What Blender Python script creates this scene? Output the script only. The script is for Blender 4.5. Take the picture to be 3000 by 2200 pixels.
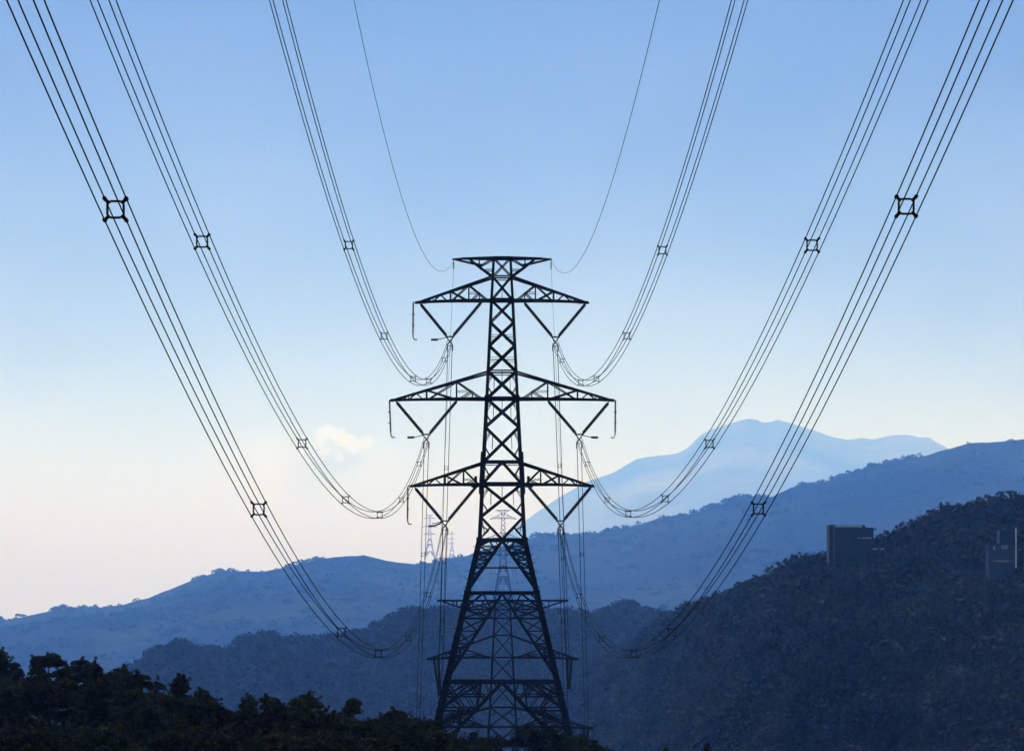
import bpy, math, random
import numpy as np
from mathutils import Vector, Matrix

# ------------------------------------------------------------------ camera, sky, sun
scene = bpy.context.scene
for o in list(bpy.data.objects): bpy.data.objects.remove(o)
C = scene.collection
F = 9600.0          # focal length in units of a 3000-wide frame
CX, HZ = 1500.0, 1830.0
cam = bpy.data.cameras.new('camera'); cam.sensor_width = 36; cam.lens = 36*F/3000
cam.shift_y = (HZ-1100)/3000; cam.clip_start = 0.5; cam.clip_end = 400000
co = bpy.data.objects.new('camera', cam); co.rotation_euler = (math.radians(90), 0, 0); C.objects.link(co)
scene.camera = co

SUN_EL, SUN_AZ = math.radians(50), math.radians(-3)
world = bpy.data.worlds.new('World'); scene.world = world; world.use_nodes = True
nt = world.node_tree; nt.nodes.clear()
sky = nt.nodes.new('ShaderNodeTexSky'); sky.sky_type = 'NISHITA'; sky.sun_disc = False
sky.sun_elevation = SUN_EL; sky.sun_rotation = SUN_AZ
sky.altitude = 0; sky.air_density = 0.7; sky.dust_density = 0; sky.ozone_density = 8
bg = nt.nodes.new('ShaderNodeBackground'); bg.inputs[1].default_value = 0.0125
wo = nt.nodes.new('ShaderNodeOutputWorld')
nt.links.new(sky.outputs[0], bg.inputs[0])
# whitening towards the horizon, painted into the sky as an added veil, with soft streaks in it
VEIL_K, VEIL_E, VEIL_COL = 0.073, 1.28, (0.74, 0.87, 1.0, 1)
def wn(t, **k):
    x = nt.nodes.new(t)
    for a, b in k.items(): setattr(x, a, b)
    return x
def wm(op, a, b=None):
    x = wn('ShaderNodeMath', operation=op)
    for i, q in enumerate((a, b)):
        if q is None: continue
        if isinstance(q, (int, float)): x.inputs[i].default_value = q
        else: nt.links.new(q, x.inputs[i])
    return x.outputs[0]
wtc = wn('ShaderNodeTexCoord'); wsp = wn('ShaderNodeSeparateXYZ'); nt.links.new(wtc.outputs['Generated'], wsp.inputs[0])
wmp = wn('ShaderNodeMapping'); wmp.inputs['Scale'].default_value = (6, 6, 14); nt.links.new(wtc.outputs['Generated'], wmp.inputs[0])
wno = wn('ShaderNodeTexNoise'); wno.inputs['Scale'].default_value = 1.6; wno.inputs['Detail'].default_value = 5; wno.inputs['Roughness'].default_value = 0.5
nt.links.new(wmp.outputs[0], wno.inputs['Vector'])
zc = wm('MAXIMUM', wsp.outputs[2], 0.004)
thick = wm('MULTIPLY', wm('ADD', wm('MULTIPLY', wno.outputs['Fac'], 0.4), 0.8), VEIL_K)
fac = wm('SUBTRACT', 1.0, wm('EXPONENT', wm('MULTIPLY', wm('POWER', wm('DIVIDE', thick, zc), 2.0), -1.0)))
bg2 = nt.nodes.new('ShaderNodeBackground'); bg2.inputs[0].default_value = VEIL_COL; bg2.inputs[1].default_value = VEIL_E
wmx = nt.nodes.new('ShaderNodeMixShader'); nt.links.new(fac, wmx.inputs[0]); nt.links.new(bg.outputs[0], wmx.inputs[1]); nt.links.new(bg2.outputs[0], wmx.inputs[2])
# one small cumulus and the soft bank under it, low in the sky to the left of straight ahead; its white tops and blue-grey shade are painted puffs
wmap2 = wn('ShaderNodeTexNoise'); wmap2.inputs['Scale'].default_value = 240; wmap2.inputs['Detail'].default_value = 4; nt.links.new(wtc.outputs['Generated'], wmap2.inputs['Vector'])
wvo = wn('ShaderNodeVectorMath', operation='MULTIPLY_ADD'); nt.links.new(wmap2.outputs['Color'], wvo.inputs[0]); wvo.inputs[1].default_value = (.0048,)*3; wvo.inputs[2].default_value = (-.0024,)*3
wad = wn('ShaderNodeVectorMath', operation='ADD'); nt.links.new(wtc.outputs['Generated'], wad.inputs[0]); nt.links.new(wvo.outputs[0], wad.inputs[1])
def puff(px, py, r, soft):
    r *= 1.3; d = Vector(((px-CX)/F, 1, (HZ-py)/F)).normalized(); v = wn('ShaderNodeVectorMath', operation='DISTANCE'); nt.links.new(wad.outputs[0], v.inputs[0]); v.inputs[1].default_value = d
    m = wn('ShaderNodeMapRange', interpolation_type='SMOOTHSTEP'); nt.links.new(v.outputs['Value'], m.inputs[0]); m.inputs[1].default_value = r*1.1/F; m.inputs[2].default_value = r*soft/F; m.inputs[3].default_value = 0; m.inputs[4].default_value = 1
    return m.outputs[0]
def over(prev, fac_, col, e):
    b = wn('ShaderNodeBackground'); b.inputs[0].default_value = col; b.inputs[1].default_value = e; x = wn('ShaderNodeMixShader')
    nt.links.new(fac_, x.inputs[0]); nt.links.new(prev, x.inputs[1]); nt.links.new(b.outputs[0], x.inputs[2]); return x.outputs[0]
cur = wmx.outputs[0]
for px, py, r, soft, a, col, e in ((790, 1440, 190, 0, .45, (.86, .92, 1, 1), 1.15), (700, 1380, 120, 0, .35, (.86, .92, 1, 1), 1.15), (860, 1400, 130, 0, .45, (.85, .93, 1, 1), 1.22), (780, 1335, 60, 0, .35, (.82, .93, 1, 1), 1.25), (1120, 1370, 70, 0, .35, (.86, .94, 1, 1), 1.24), (905, 1400, 80, 0, .5, (.68, .78, 1, 1), 1.0), (975, 1350, 60, .1, .55, (.64, .75, 1, 1), 1.0),
        (1010, 1312, 58, .5, .75, (.68, .78, 1, 1), 1.08), (961, 1283, 32, .7, .8, (.82, .93, 1, 1), 1.27), (975, 1300, 26, .4, .85, (.68, .78, 1, 1), 1.08), (1003, 1278, 22, .7, .8, (.82, .93, 1, 1), 1.27), (1022, 1290, 20, .6, .7, (.86, .94, 1, 1), 1.24),
        (1070, 1297, 20, .7, .75, (.82, .93, 1, 1), 1.27), (1040, 1308, 19, .6, .8, (.82, .93, 1, 1), 1.27), (957, 1322, 17, .4, .7, (.82, .93, 1, 1), 1.25), (990, 1324, 13, .4, .6, (.82, .93, 1, 1), 1.25), (1000, 1337, 11, .4, .6, (.82, .93, 1, 1), 1.25)):
    cur = over(cur, wm('MULTIPLY', puff(px, py, r, soft), a), col, e)
nt.links.new(cur, wo.inputs[0])
sl = bpy.data.lights.new('sun', 'SUN'); sl.energy = 5; sl.angle = math.radians(0.5); sl.color = (1, 0.98, 0.98)
so = bpy.data.objects.new('sun', sl); C.objects.link(so)
sd = Vector((math.sin(SUN_AZ)*math.cos(SUN_EL), math.cos(SUN_AZ)*math.cos(SUN_EL), math.sin(SUN_EL)))
so.rotation_euler = sd.to_track_quat('Z', 'Y').to_euler(); so.location = (0, 0, 200)
scene.view_settings.view_transform = 'Standard'; scene.view_settings.look = 'None'
scene.view_settings.exposure = 0.03; scene.view_settings.gamma = 1.0
scene.render.engine = 'CYCLES'
scene.cycles.volume_bounces = 4; scene.cycles.max_bounces = 8; scene.cycles.transparent_max_bounces = 32
scene.cycles.use_denoising = True
HAZE_DENSITY, HAZE_COLOR, HAZE_G = 0.92e-4, (0.12, 0.345, 0.98, 1), 0.6

# ------------------------------------------------------------------ helpers
def tag(o, label=None, cat=None, group=None, kind=None):
    if label: o['label'] = label
    if cat: o['category'] = cat
    if group: o['group'] = group
    if kind: o['kind'] = kind
    return o
def empty(name, loc, label, cat, group=None):
    o = bpy.data.objects.new(name, None); o.location = loc; o.empty_display_size = 1; C.objects.link(o)
    return tag(o, label, cat, group)
def link(name, me, parent=None):
    o = bpy.data.objects.new(name, me); C.objects.link(o)
    if parent is not None: o.parent = parent
    return o
def copy_tree(o, parent=None):
    c = o.copy(); C.objects.link(c)
    if parent is not None: c.parent = parent
    for ch in [x for x in bpy.data.objects if x.parent == o and x != c]: copy_tree(ch, c)
    return c
class MB:
    def __init__(s): s.v = []; s.f = []
    def bar(s, p, q, w, h=None):
        p = Vector(p); q = Vector(q); d = q-p
        if d.length < 1e-6: return
        w *= 0.98; h = h*0.98 if h else w; d.normalize()
        up = Vector((0, 1, 0)) if abs(d.y) < 0.9 else Vector((0, 0, 1))
        a = d.cross(up).normalized(); b = d.cross(a)
        n = len(s.v)
        for e in (p, q):
            for i, j in ((-1, -1), (1, -1), (1, 1), (-1, 1)): s.v.append(e+a*(i*w/2)+b*(j*h/2))
        s.f += [(n, n+3, n+2, n+1), (n+4, n+5, n+6, n+7)]+[(n+i, n+(i+1) % 4, n+4+(i+1) % 4, n+4+i) for i in range(4)]
    def tube(s, pts, r, k=6, radii=None):
        pts = [Vector(p) for p in pts]; n0 = len(s.v); m = len(pts)
        for i, p in enumerate(pts):
            d = (pts[min(i+1, m-1)]-pts[max(i-1, 0)]).normalized()
            up = Vector((0, 0, 1)) if abs(d.z) < 0.9 else Vector((1, 0, 0))
            a = d.cross(up).normalized(); b = d.cross(a); rr = radii[i] if radii else r
            for j in range(k):
                t = 2*math.pi*j/k; s.v.append(p+a*(rr*math.cos(t))+b*(rr*math.sin(t)))
        for i in range(m-1):
            for j in range(k):
                a0 = n0+i*k+j; a1 = n0+i*k+(j+1) % k; s.f.append((a0, a1, a1+k, a0+k))
        s.f.append(tuple(n0+j for j in reversed(range(k)))); s.f.append(tuple(n0+(m-1)*k+j for j in range(k)))
    def box(s, c, d):
        x, y, z = c; a, b, e = d[0]/2, d[1]/2, d[2]/2; n = len(s.v)
        for k in (-1, 1):
            for i, j in ((-1, -1), (1, -1), (1, 1), (-1, 1)): s.v.append(Vector((x+i*a, y+j*b, z+k*e)))
        s.f += [(n+3, n+2, n+1, n), (n+4, n+5, n+6, n+7)]+[(n+i, n+(i+1) % 4, n+4+(i+1) % 4, n+4+i) for i in range(4)]
    def build(s, name, mat, parent=None, smooth=False):
        me = bpy.data.meshes.new(name); me.from_pydata([tuple(v) for v in s.v], [], s.f); me.materials.append(mat)
        if smooth: me.polygons.foreach_set('use_smooth', [True]*len(me.polygons))
        return link(name, me, parent)
def np_mesh(name, V, Fq, mat, parent=None, smooth=False):
    me = bpy.data.meshes.new(name); k = Fq.shape[1]
    me.vertices.add(len(V)); me.vertices.foreach_set('co', V.astype(np.float32).ravel())
    me.loops.add(Fq.size); me.loops.foreach_set('vertex_index', Fq.astype(np.int32).ravel())
    me.polygons.add(len(Fq)); me.polygons.foreach_set('loop_start', np.arange(0, Fq.size, k, dtype=np.int32))
    me.polygons.foreach_set('loop_total', np.full(len(Fq), k, dtype=np.int32))
    if smooth: me.polygons.foreach_set('use_smooth', [True]*len(Fq))
    me.update(calc_edges=True); me.materials.append(mat)
    return link(name, me, parent)

# ------------------------------------------------------------------ materials
def mat(name, col, rough=0.7, metal=0.0, var=0.3, scale=3.0, bump=0.0, spec=0.5, obj_rand=0.0, trans=0.0, col2=None):
    m = bpy.data.materials.new(name); m.use_nodes = True; n = m.node_tree; p = n.nodes['Principled BSDF']
    p.inputs['Roughness'].default_value = rough; p.inputs['Metallic'].default_value = metal
    p.inputs['Specular IOR Level'].default_value = spec
    tc = n.nodes.new('ShaderNodeTexCoord'); no = n.nodes.new('ShaderNodeTexNoise')
    no.inputs['Scale'].default_value = scale; no.inputs['Detail'].default_value = 6; no.inputs['Roughness'].default_value = 0.65
    n.links.new(tc.outputs['Object'], no.inputs['Vector'])
    cr = n.nodes.new('ShaderNodeValToRGB'); c2 = col2 or col
    cr.color_ramp.elements[0].position = 0.35; cr.color_ramp.elements[1].position = 0.68
    cr.color_ramp.elements[0].color = (*[x*(1-var) for x in col], 1); cr.color_ramp.elements[1].color = (*[x*(1+var) for x in c2], 1)
    n.links.new(no.outputs['Fac'], cr.inputs[0]); out = cr.outputs[0]
    if obj_rand:
        oi = n.nodes.new('ShaderNodeObjectInfo'); hs = n.nodes.new('ShaderNodeHueSaturation')
        mr = n.nodes.new('ShaderNodeMapRange'); mr.inputs[3].default_value = 1-obj_rand; mr.inputs[4].default_value = 1+obj_rand
        n.links.new(oi.outputs['Random'], mr.inputs[0]); n.links.new(mr.outputs[0], hs.inputs['Value']); n.links.new(out, hs.inputs['Color'])
        mh = n.nodes.new('ShaderNodeMapRange'); mh.inputs[3].default_value = 0.46; mh.inputs[4].default_value = 0.53
        n.links.new(oi.outputs['Random'], mh.inputs[0]); n.links.new(mh.outputs[0], hs.inputs['Hue']); out = hs.outputs[0]
    n.links.new(out, p.inputs['Base Color'])
    if bump:
        b = n.nodes.new('ShaderNodeBump'); b.inputs['Strength'].default_value = bump; n.links.new(no.outputs['Fac'], b.inputs['Height']); n.links.new(b.outputs[0], p.inputs['Normal'])
    if trans:
        t = n.nodes.new('ShaderNodeBsdfTranslucent'); n.links.new(out, t.inputs['Color'])
        mx = n.nodes.new('ShaderNodeMixShader'); mx.inputs[0].default_value = trans
        n.links.new(p.outputs[0], mx.inputs[1]); n.links.new(t.outputs[0], mx.inputs[2]); n.links.new(mx.outputs[0], n.nodes['Material Output'].inputs['Surface'])
    return m
STEEL = mat('dark_weathered_steel', (0.010, 0.010, 0.012), 0.9, 0.0, 0.3, 2, spec=0.1)
STEEL_FAR = mat('weathered_steel', (0.05, 0.055, 0.06), 0.6, 0.2, 0.3, 2, spec=0.3)
WIRE = mat('blackened_aluminium_wire', (0.007, 0.007, 0.008), 0.95, 0.0, 0.2, 5, spec=0.02)
INSUL = mat('brown_glazed_porcelain', (0.010, 0.009, 0.009), 0.8, 0, 0.2, 5, spec=0.08)
BARK = mat('bark', (0.03, 0.024, 0.018), 0.9, 0, 0.4, 6, 0.4)
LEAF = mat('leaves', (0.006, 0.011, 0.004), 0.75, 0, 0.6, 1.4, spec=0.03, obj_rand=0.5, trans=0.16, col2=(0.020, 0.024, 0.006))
WOOD_NEAR = mat('woodland_leaves', (0.008, 0.011, 0.008), 0.8, 0, 0.75, 0.018, spec=0.02, trans=0.08, col2=(0.027, 0.030, 0.025))
WOOD_FAR = mat('distant_woodland', (0.014, 0.018, 0.012), 0.9, 0, 0.4, 0.01, spec=0.1)
GROUND = mat('scrub_ground', (0.035, 0.038, 0.018), 0.95, 0, 0.4, 0.2, 0.3, spec=0.0)
HILL = mat('scrub_hillside', (0.010, 0.012, 0.008), 0.95, 0, 0.5, 0.02, 0.3, spec=0.0)
RIDGE = mat('wooded_ridge', (0.012, 0.017, 0.014), 0.95, 0, 0.9, 0.0022, 0.2, spec=0.0, col2=(0.017, 0.020, 0.017))  # strong tone patches in the colour stand in for shading between the slopes
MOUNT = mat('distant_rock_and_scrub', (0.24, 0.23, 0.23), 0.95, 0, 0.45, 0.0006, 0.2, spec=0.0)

# ------------------------------------------------------------------ terrain
def smooth_noise(x, seed, octaves=4, base=1.0):
    r = np.random.RandomState(seed); out = np.zeros_like(x, dtype=float); amp = 1.0
    for o in range(octaves):
        t = r.rand(4096)*2-1; xs = x*base*(2**o)+1000.3; i = np.floor(xs).astype(int); f = xs-i; f = f*f*(3-2*f)
        out += amp*(t[i % 4096]*(1-f)+t[(i+1) % 4096]*f); amp *= 0.5
    return out
def noise2(x, y, seed):
    r = np.random.RandomState(seed); T = r.rand(256, 256)*2-1
    out = np.zeros(np.broadcast(x, y).shape); amp = 1.0
    for o in range(4):
        xs = x*2**o+77.7; ys = y*2**o+33.3; i = np.floor(xs).astype(int); j = np.floor(ys).astype(int); fx = xs-i; fy = ys-j
        fx = fx*fx*(3-2*fx); fy = fy*fy*(3-2*fy); g = lambda a, b: T[a % 256, b % 256]
        out += amp*((g(i, j)*(1-fx)+g(i+1, j)*fx)*(1-fy)+(g(i, j+1)*(1-fx)+g(i+1, j+1)*fx)*fy); amp *= 0.5
    return out
GY = [-400, -60, 0, 20, 100, 200, 300, 335, 420, 600, 900, 1400, 2600]
GZ = [-14, -2.6, -1.7, -3, -8, -12.2, -13.2, -18, -54, -72, -90, -120, -160]
def ground_z(x, y):
    z = np.interp(y, GY, GZ)
    side = np.clip((np.abs(x)-45)/200, 0, 1)**1.3
    z = z*(1-side)+side*np.minimum(z, -40)
    return z
xs = np.concatenate([-np.geomspace(150000, 30, 60), np.linspace(-28, 28, 29), np.geomspace(30, 150000, 60)])
ys = np.concatenate([-np.geomspace(4000, 420, 12), np.linspace(-400, 900, 180), np.geomspace(950, 150000, 50)])
X, Y = np.meshgrid(xs, ys)
Z = ground_z(X, Y)+np.where(np.abs(X)+np.abs(Y) < 2500, 0.35*noise2(X/9, Y/9, 3)*np.clip((np.hypot(X, Y)-6)/60, 0, 1), 0)
nx, ny = len(xs), len(ys)
ii = (np.arange(ny-1)[:, None]*nx+np.arange(nx-1)[None]).ravel()
tag(np_mesh('ground', np.stack([X, Y, Z], -1).reshape(-1, 3), np.stack([ii, ii+1, ii+nx+1, ii+nx], 1), GROUND, smooth=True), kind='structure')

def hill(name, poly, d, dfoot, dback, zfoot, mt, rough, relief, cols=700, rows=60, lo=-2200, hi=5200, pw=0.8, seed=1, amp=18):
    """ridge line given by points; a polar grid of slope in front of it and behind it"""
    P = np.array(poly, float); u = np.linspace(lo, hi, cols)
    py = np.interp(u, P[:, 0], P[:, 1]); py = py - rough*smooth_noise(u, seed, 4, 1/60.)
    d = np.interp(u, [a for a, b in d], [b for a, b in d]) if isinstance(d, list) else np.full(cols, float(d))
    rz = (HZ-py)/F*d
    t = np.concatenate([np.linspace(0, 1, rows), 1+np.linspace(0, 1, 12)[1:]])
    dref = d.min(); T_ = t[:, None]; D = np.where(T_ <= 1, d[None]*(dfoot/dref+(1-dfoot/dref)*T_), d[None]*(1+(dback/dref-1)*(T_-1)))
    prof = np.where(t <= 1, t**pw, np.cos((t-1)*math.pi/2))
    U = np.broadcast_to(u[None], D.shape); Xh = (U-CX)/F*D
    Zh = zfoot+(np.maximum(rz, zfoot+1)[None]-zfoot)*prof[:, None]
    T = t[:, None]; env = np.clip(4*T*(1-T), 0, 1) if True else 0
    n = noise2(Xh/relief*1.0+0*D, D/relief*0.6, seed+5); Zh = Zh+np.where(T < 1, env, 0)*n*amp/F*D*(0.6+0.4*T)
    nx = cols; ny = len(t); ii = (np.arange(ny-1)[:, None]*nx+np.arange(nx-1)[None]).ravel()
    o = np_mesh(name, np.stack([Xh, D, Zh], -1).reshape(-1, 3), np.stack([ii, ii+1, ii+nx+1, ii+nx], 1), mt, smooth=True)
    tag(o, kind='structure')
    return dict(X=Xh, D=D, Z=Zh, u=u, t=t, rows=rows)
def dist_at(H, px, py):
    k = int(np.argmin(np.abs(H['u']-px))); r = H['rows']; v = HZ-F*H['Z'][:r, k]/H['D'][:r, k]
    return float(H['D'][int(np.argmin(np.abs(v-py))), k])
K = 3000/2253.
R0 = [(-3000, 1900), (600, 1880), (1150, 1760), (1531, 1531), (1625, 1465), (1718, 1411), (1797, 1385), (1864, 1345), (1917, 1336), (1984, 1329), (2017, 1312), (2050, 1276), (2084, 1258), (2144, 1238), (2190, 1226), (2215, 1228), (2237, 1239), (2260, 1236), (2278, 1229), (2330, 1245), (2397, 1265), (2440, 1280), (2490, 1290), (2523, 1282), (2557, 1288), (2610, 1276), (2665, 1274), (2690, 1282), (2720, 1279), (2776, 1313), (2900, 1400), (3300, 1500), (6000, 1700)]
R1 = [(-3000, 1960), (-600, 1840), (0, 1813), (80, 1800), (173, 1778), (280, 1778), (360, 1768), (439, 1747), (506, 1718), (586, 1688), (652, 1670), (772, 1671), (852, 1655), (932, 1635), (1012, 1625), (1065, 1622), (1132, 1638), (1225, 1648), (1300, 1640), (1331, 1631), (1385, 1618), (1531, 1585), (1571, 1566), (1638, 1567), (1691, 1565), (1771, 1554), (1864, 1538), (1930, 1515), (2024, 1498), (2104, 1474), (2177, 1451), (2210, 1458), (2264, 1451), (2317, 1425), (2397, 1415), (2503, 1378), (2597, 1351), (2703, 1332), (2770, 1312), (2836, 1295), (2903, 1294), (3000, 1282), (3400, 1240), (6000, 1500)]
R2 = [(-3000, 2250), (0, 2120), (250, 2040), (330, 2000), (386, 1957), (453, 1904), (513, 1875), (573, 1890), (666, 1897), (719, 1864), (786, 1851), (852, 1867), (932, 1867), (1012, 1857), (1079, 1841), (1132, 1811), (1172, 1791), (1225, 1784), (1300, 1782), (1400, 1775), (1471, 1765), (1540, 1775), (1640, 1785), (1731, 1791), (1784, 1778), (1824, 1760), (1864, 1770), (1917, 1791), (1971, 1802), (2100, 1830), (2400, 1800), (3400, 1760), (6000, 1900)]
R3 = [(-3000, 2700), (1400, 2600), (1560, 2330), (1640, 2150), (1700, 2010), (1740, 1935), (1790, 1912), (1850, 1890), (1900, 1850), (1971, 1800), (2024, 1772), (2077, 1751), (2144, 1744), (2210, 1718), (2264, 1691), (2317, 1658), (2370, 1632), (2430, 1622), (2500, 1612), (2583, 1588), (2650, 1552), (2716, 1532), (2770, 1505), (2823, 1480), (2876, 1478), (2930, 1463), (3000, 1460), (3500, 1400), (6000, 1500)]
def lower(P, k): return [(a, b+k) for a, b in P]
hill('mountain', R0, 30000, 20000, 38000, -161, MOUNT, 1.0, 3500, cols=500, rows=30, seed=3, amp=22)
H1 = hill('wooded_hills', lower(R1, 4), 8000, 4600, 11000, -161, RIDGE, 2.0, 700, cols=1400, rows=60, seed=11, amp=42)
H2 = hill('nearer_hills', lower(R2, 8), 2400, 1600, 3200, -140, HILL, 3, 180, cols=1000, rows=60, seed=21, amp=14)
H3 = hill('hillside', lower(R3, 26), [(1600, 2050), (1850, 1800), (2100, 1250), (2400, 1000)], 620, 1300, -84, HILL, 4, 85, cols=900, rows=80, seed=31, lo=1300, amp=20)

def blob_clumps(pts, rad, nleaf, lsize, seed, flat=0.8):
    """leaf-clump quads spread over rounded crowns at pts with radius rad"""
    r = np.random.RandomState(seed); N = len(pts)*nleaf
    c = np.repeat(pts, nleaf, 0); rr = np.repeat(rad, nleaf)
    d = r.normal(size=(N, 3)); d /= np.linalg.norm(d, axis=1)[:, None]; d[:, 2] = np.abs(d[:, 2])*1.0-0.25
    p = c+d*(rr*(0.62+0.45*r.rand(N)))[:, None]*np.array([1, 1, flat])
    n = r.normal(size=(N, 3))+d*0.8; n /= np.linalg.norm(n, axis=1)[:, None]
    a = np.cross(n, r.normal(size=(N, 3))); a /= np.linalg.norm(a, axis=1)[:, None]; b = np.cross(n, a)
    s = (np.repeat(lsize, nleaf) if np.ndim(lsize) else lsize)*(0.6+0.8*r.rand(N)); s = s[:, None]
    V = np.stack([p-a*s*0.5, p-b*s*0.35, p+a*s*0.55, p+b*s*0.35], 1).reshape(-1, 3)
    return V, np.arange(N*4).reshape(-1, 4)
def wood(name, H, n, rmin, rmax, nleaf, lk, mt, seed, tmin, tmax, umin, umax, ridge_n=0, label='', skip=None, bias=1.0, thr=-1.1):
    r = np.random.RandomState(seed); rows = H['rows']; P = []; R = []
    ucol = np.where((H['u'] > umin) & (H['u'] < umax))[0]
    cnt = n+ridge_n
    ci = r.randint(ucol[0], ucol[-1], cnt); tt = np.concatenate([tmin+(tmax-tmin)*r.rand(n)**bias, 1-0.02*r.rand(ridge_n)])
    ti = np.clip((tt*(rows-1)), 0, rows-1.001); i0 = ti.astype(int); f = ti-i0
    g = lambda A: A[i0, ci]*(1-f)+A[i0+1, ci]*f
    x, y, z = g(H['X']), g(H['D']), g(H['Z']); rad = (rmin+(rmax-rmin)*r.rand(cnt)**2)*(y/y.min())**0.4
    dens = noise2(x/(rmax*9), y/(rmax*9), seed+2)
    keep = (dens > thr)
    if skip is not None: keep &= ~skip(H['u'][ci], HZ-F*z/y)
    pts = np.stack([x, y, z+rad*0.25], 1)[keep]; rad = rad[keep]
    # solid core for each crown so that no sky shows through the middle
    V, Fq = blob_clumps(pts, rad, nleaf, rad*lk, seed)
    o = np_mesh(name, V, Fq, mt); tag(o, label, 'woodland', kind='stuff'); return o
def skip3(u, py):
    return ((u > 2428) & (u < 2575) & (py > 1618) & (py < 1684)) | ((u > 2896) & (u < 2978) & (py > 1600) & (py < 1735)) | ((u > 2795) & (u < 2896) & (py > 1660) & (py < 1716)) | ((u > 2393) & (u < 2428) & (py > 1750) & (py < 1802))
wood('woodland', H3, 8200, 1.5, 6.0, 110, 0.24, WOOD_NEAR, 5, 0.15, 1.0, 1500, 3700, 520, 'dark scrubby woodland covering the right hand hillside below the block building', skip3)
wood('woodland', H2, 9000, 2.2, 6.0, 56, 0.32, WOOD_FAR, 6, 0.1, 1.0, -200, 3000, 700, 'dense blue-grey woodland on the middle hills behind the pylons')
wood('woodland', H1, 3600, 4, 12, 34, 0.5, WOOD_FAR, 7, 0.25, 1.0, -200, 3200, 620, 'scattered small trees along the far blue ridge line', thr=-0.1)

# ------------------------------------------------------------------ lattice pylons
def arm_mesh(s, hw, zt, zb, tip, tz, v, w, mb=None):
    """truss arm on side s; hw half width of the body at root; v = distances of uprights; all metres"""
    m = mb or MB(); x0 = hw
    def topz(x): return zt+(tz-zt)*(x-x0)/(tip-x0)
    def botz(x): return zb+(tz-zb)*max(0, (x-x0*1.0)/(tip-x0))**3
    def yy(x): return hw*(1-(x-x0)/(tip-x0))+0.10
    for k in (-1, 1):
        T = lambda x: (s*x, k*yy(x), topz(x)); B = lambda x: (s*x, k*yy(x), botz(x))
        m.bar(T(x0), T(tip), w*1.15); n = 8
        for i in range(n): m.bar(B(x0+(tip-x0)*i/n), B(x0+(tip-x0)*(i+1)/n), w*1.25)
        v0, v1, v2 = v; L = tip-x0
        m.bar(T(v1), B(v1), w*0.75); m.bar(T(v2), B(v2), w*0.9)
        m.bar(T(v1), B(x0+0.1*L*0.6), w*0.7)
        xm = v0; zm = botz(v0)+(topz(v1)-botz(v0))*(v0-x0)/(v1-x0)*0.9
        m.bar((s*xm, k*yy(xm), zm), B(xm), w*0.6); m.bar((s*xm, k*yy(xm), zm), B(v0+(v1-v0)*0.8), w*0.6)
        m.bar((s*xm, k*yy(xm), zm), (s*v1, k*yy(v1), zm), w*0.35)
        m.bar(T(v1), B(v1+(v2-v1)*0.93), w*0.6); m.bar(T(v2), B(v1+(v2-v1)*0.08), w*0.75)
        a = v2+(tip-v2)*0.30; b = v2+(tip-v2)*0.52
        m.bar(B(v2+(tip-v2)*0.10), T(a), w*0.5); m.bar(T(a), B(b), w*0.5); m.bar(T(b), B(b), w*0.45)
        m.bar(T(b), B(v2+(tip-v2)*0.7), w*0.45)
    for i in range(9):
        xa = x0+(tip-x0)*i/9; xb = x0+(tip-x0)*(i+1)/9; sg = 1 if i % 2 else -1
        m.bar((s*xa, sg*yy(xa), botz(xa)), (s*xb, -sg*yy(xb), botz(xb)), w*0.5)
        m.bar((s*xb, -yy(xb), botz(xb)), (s*xb, yy(xb), botz(xb)), w*0.45)
    m.box((s*(tip-0.35), 0, tz+0.03), (0.9, 0.34, w*1.5)); m.box((s*(tip+0.02), 0, tz-0.02), (0.35, 0.22, w*1.2))
    return m

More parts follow.
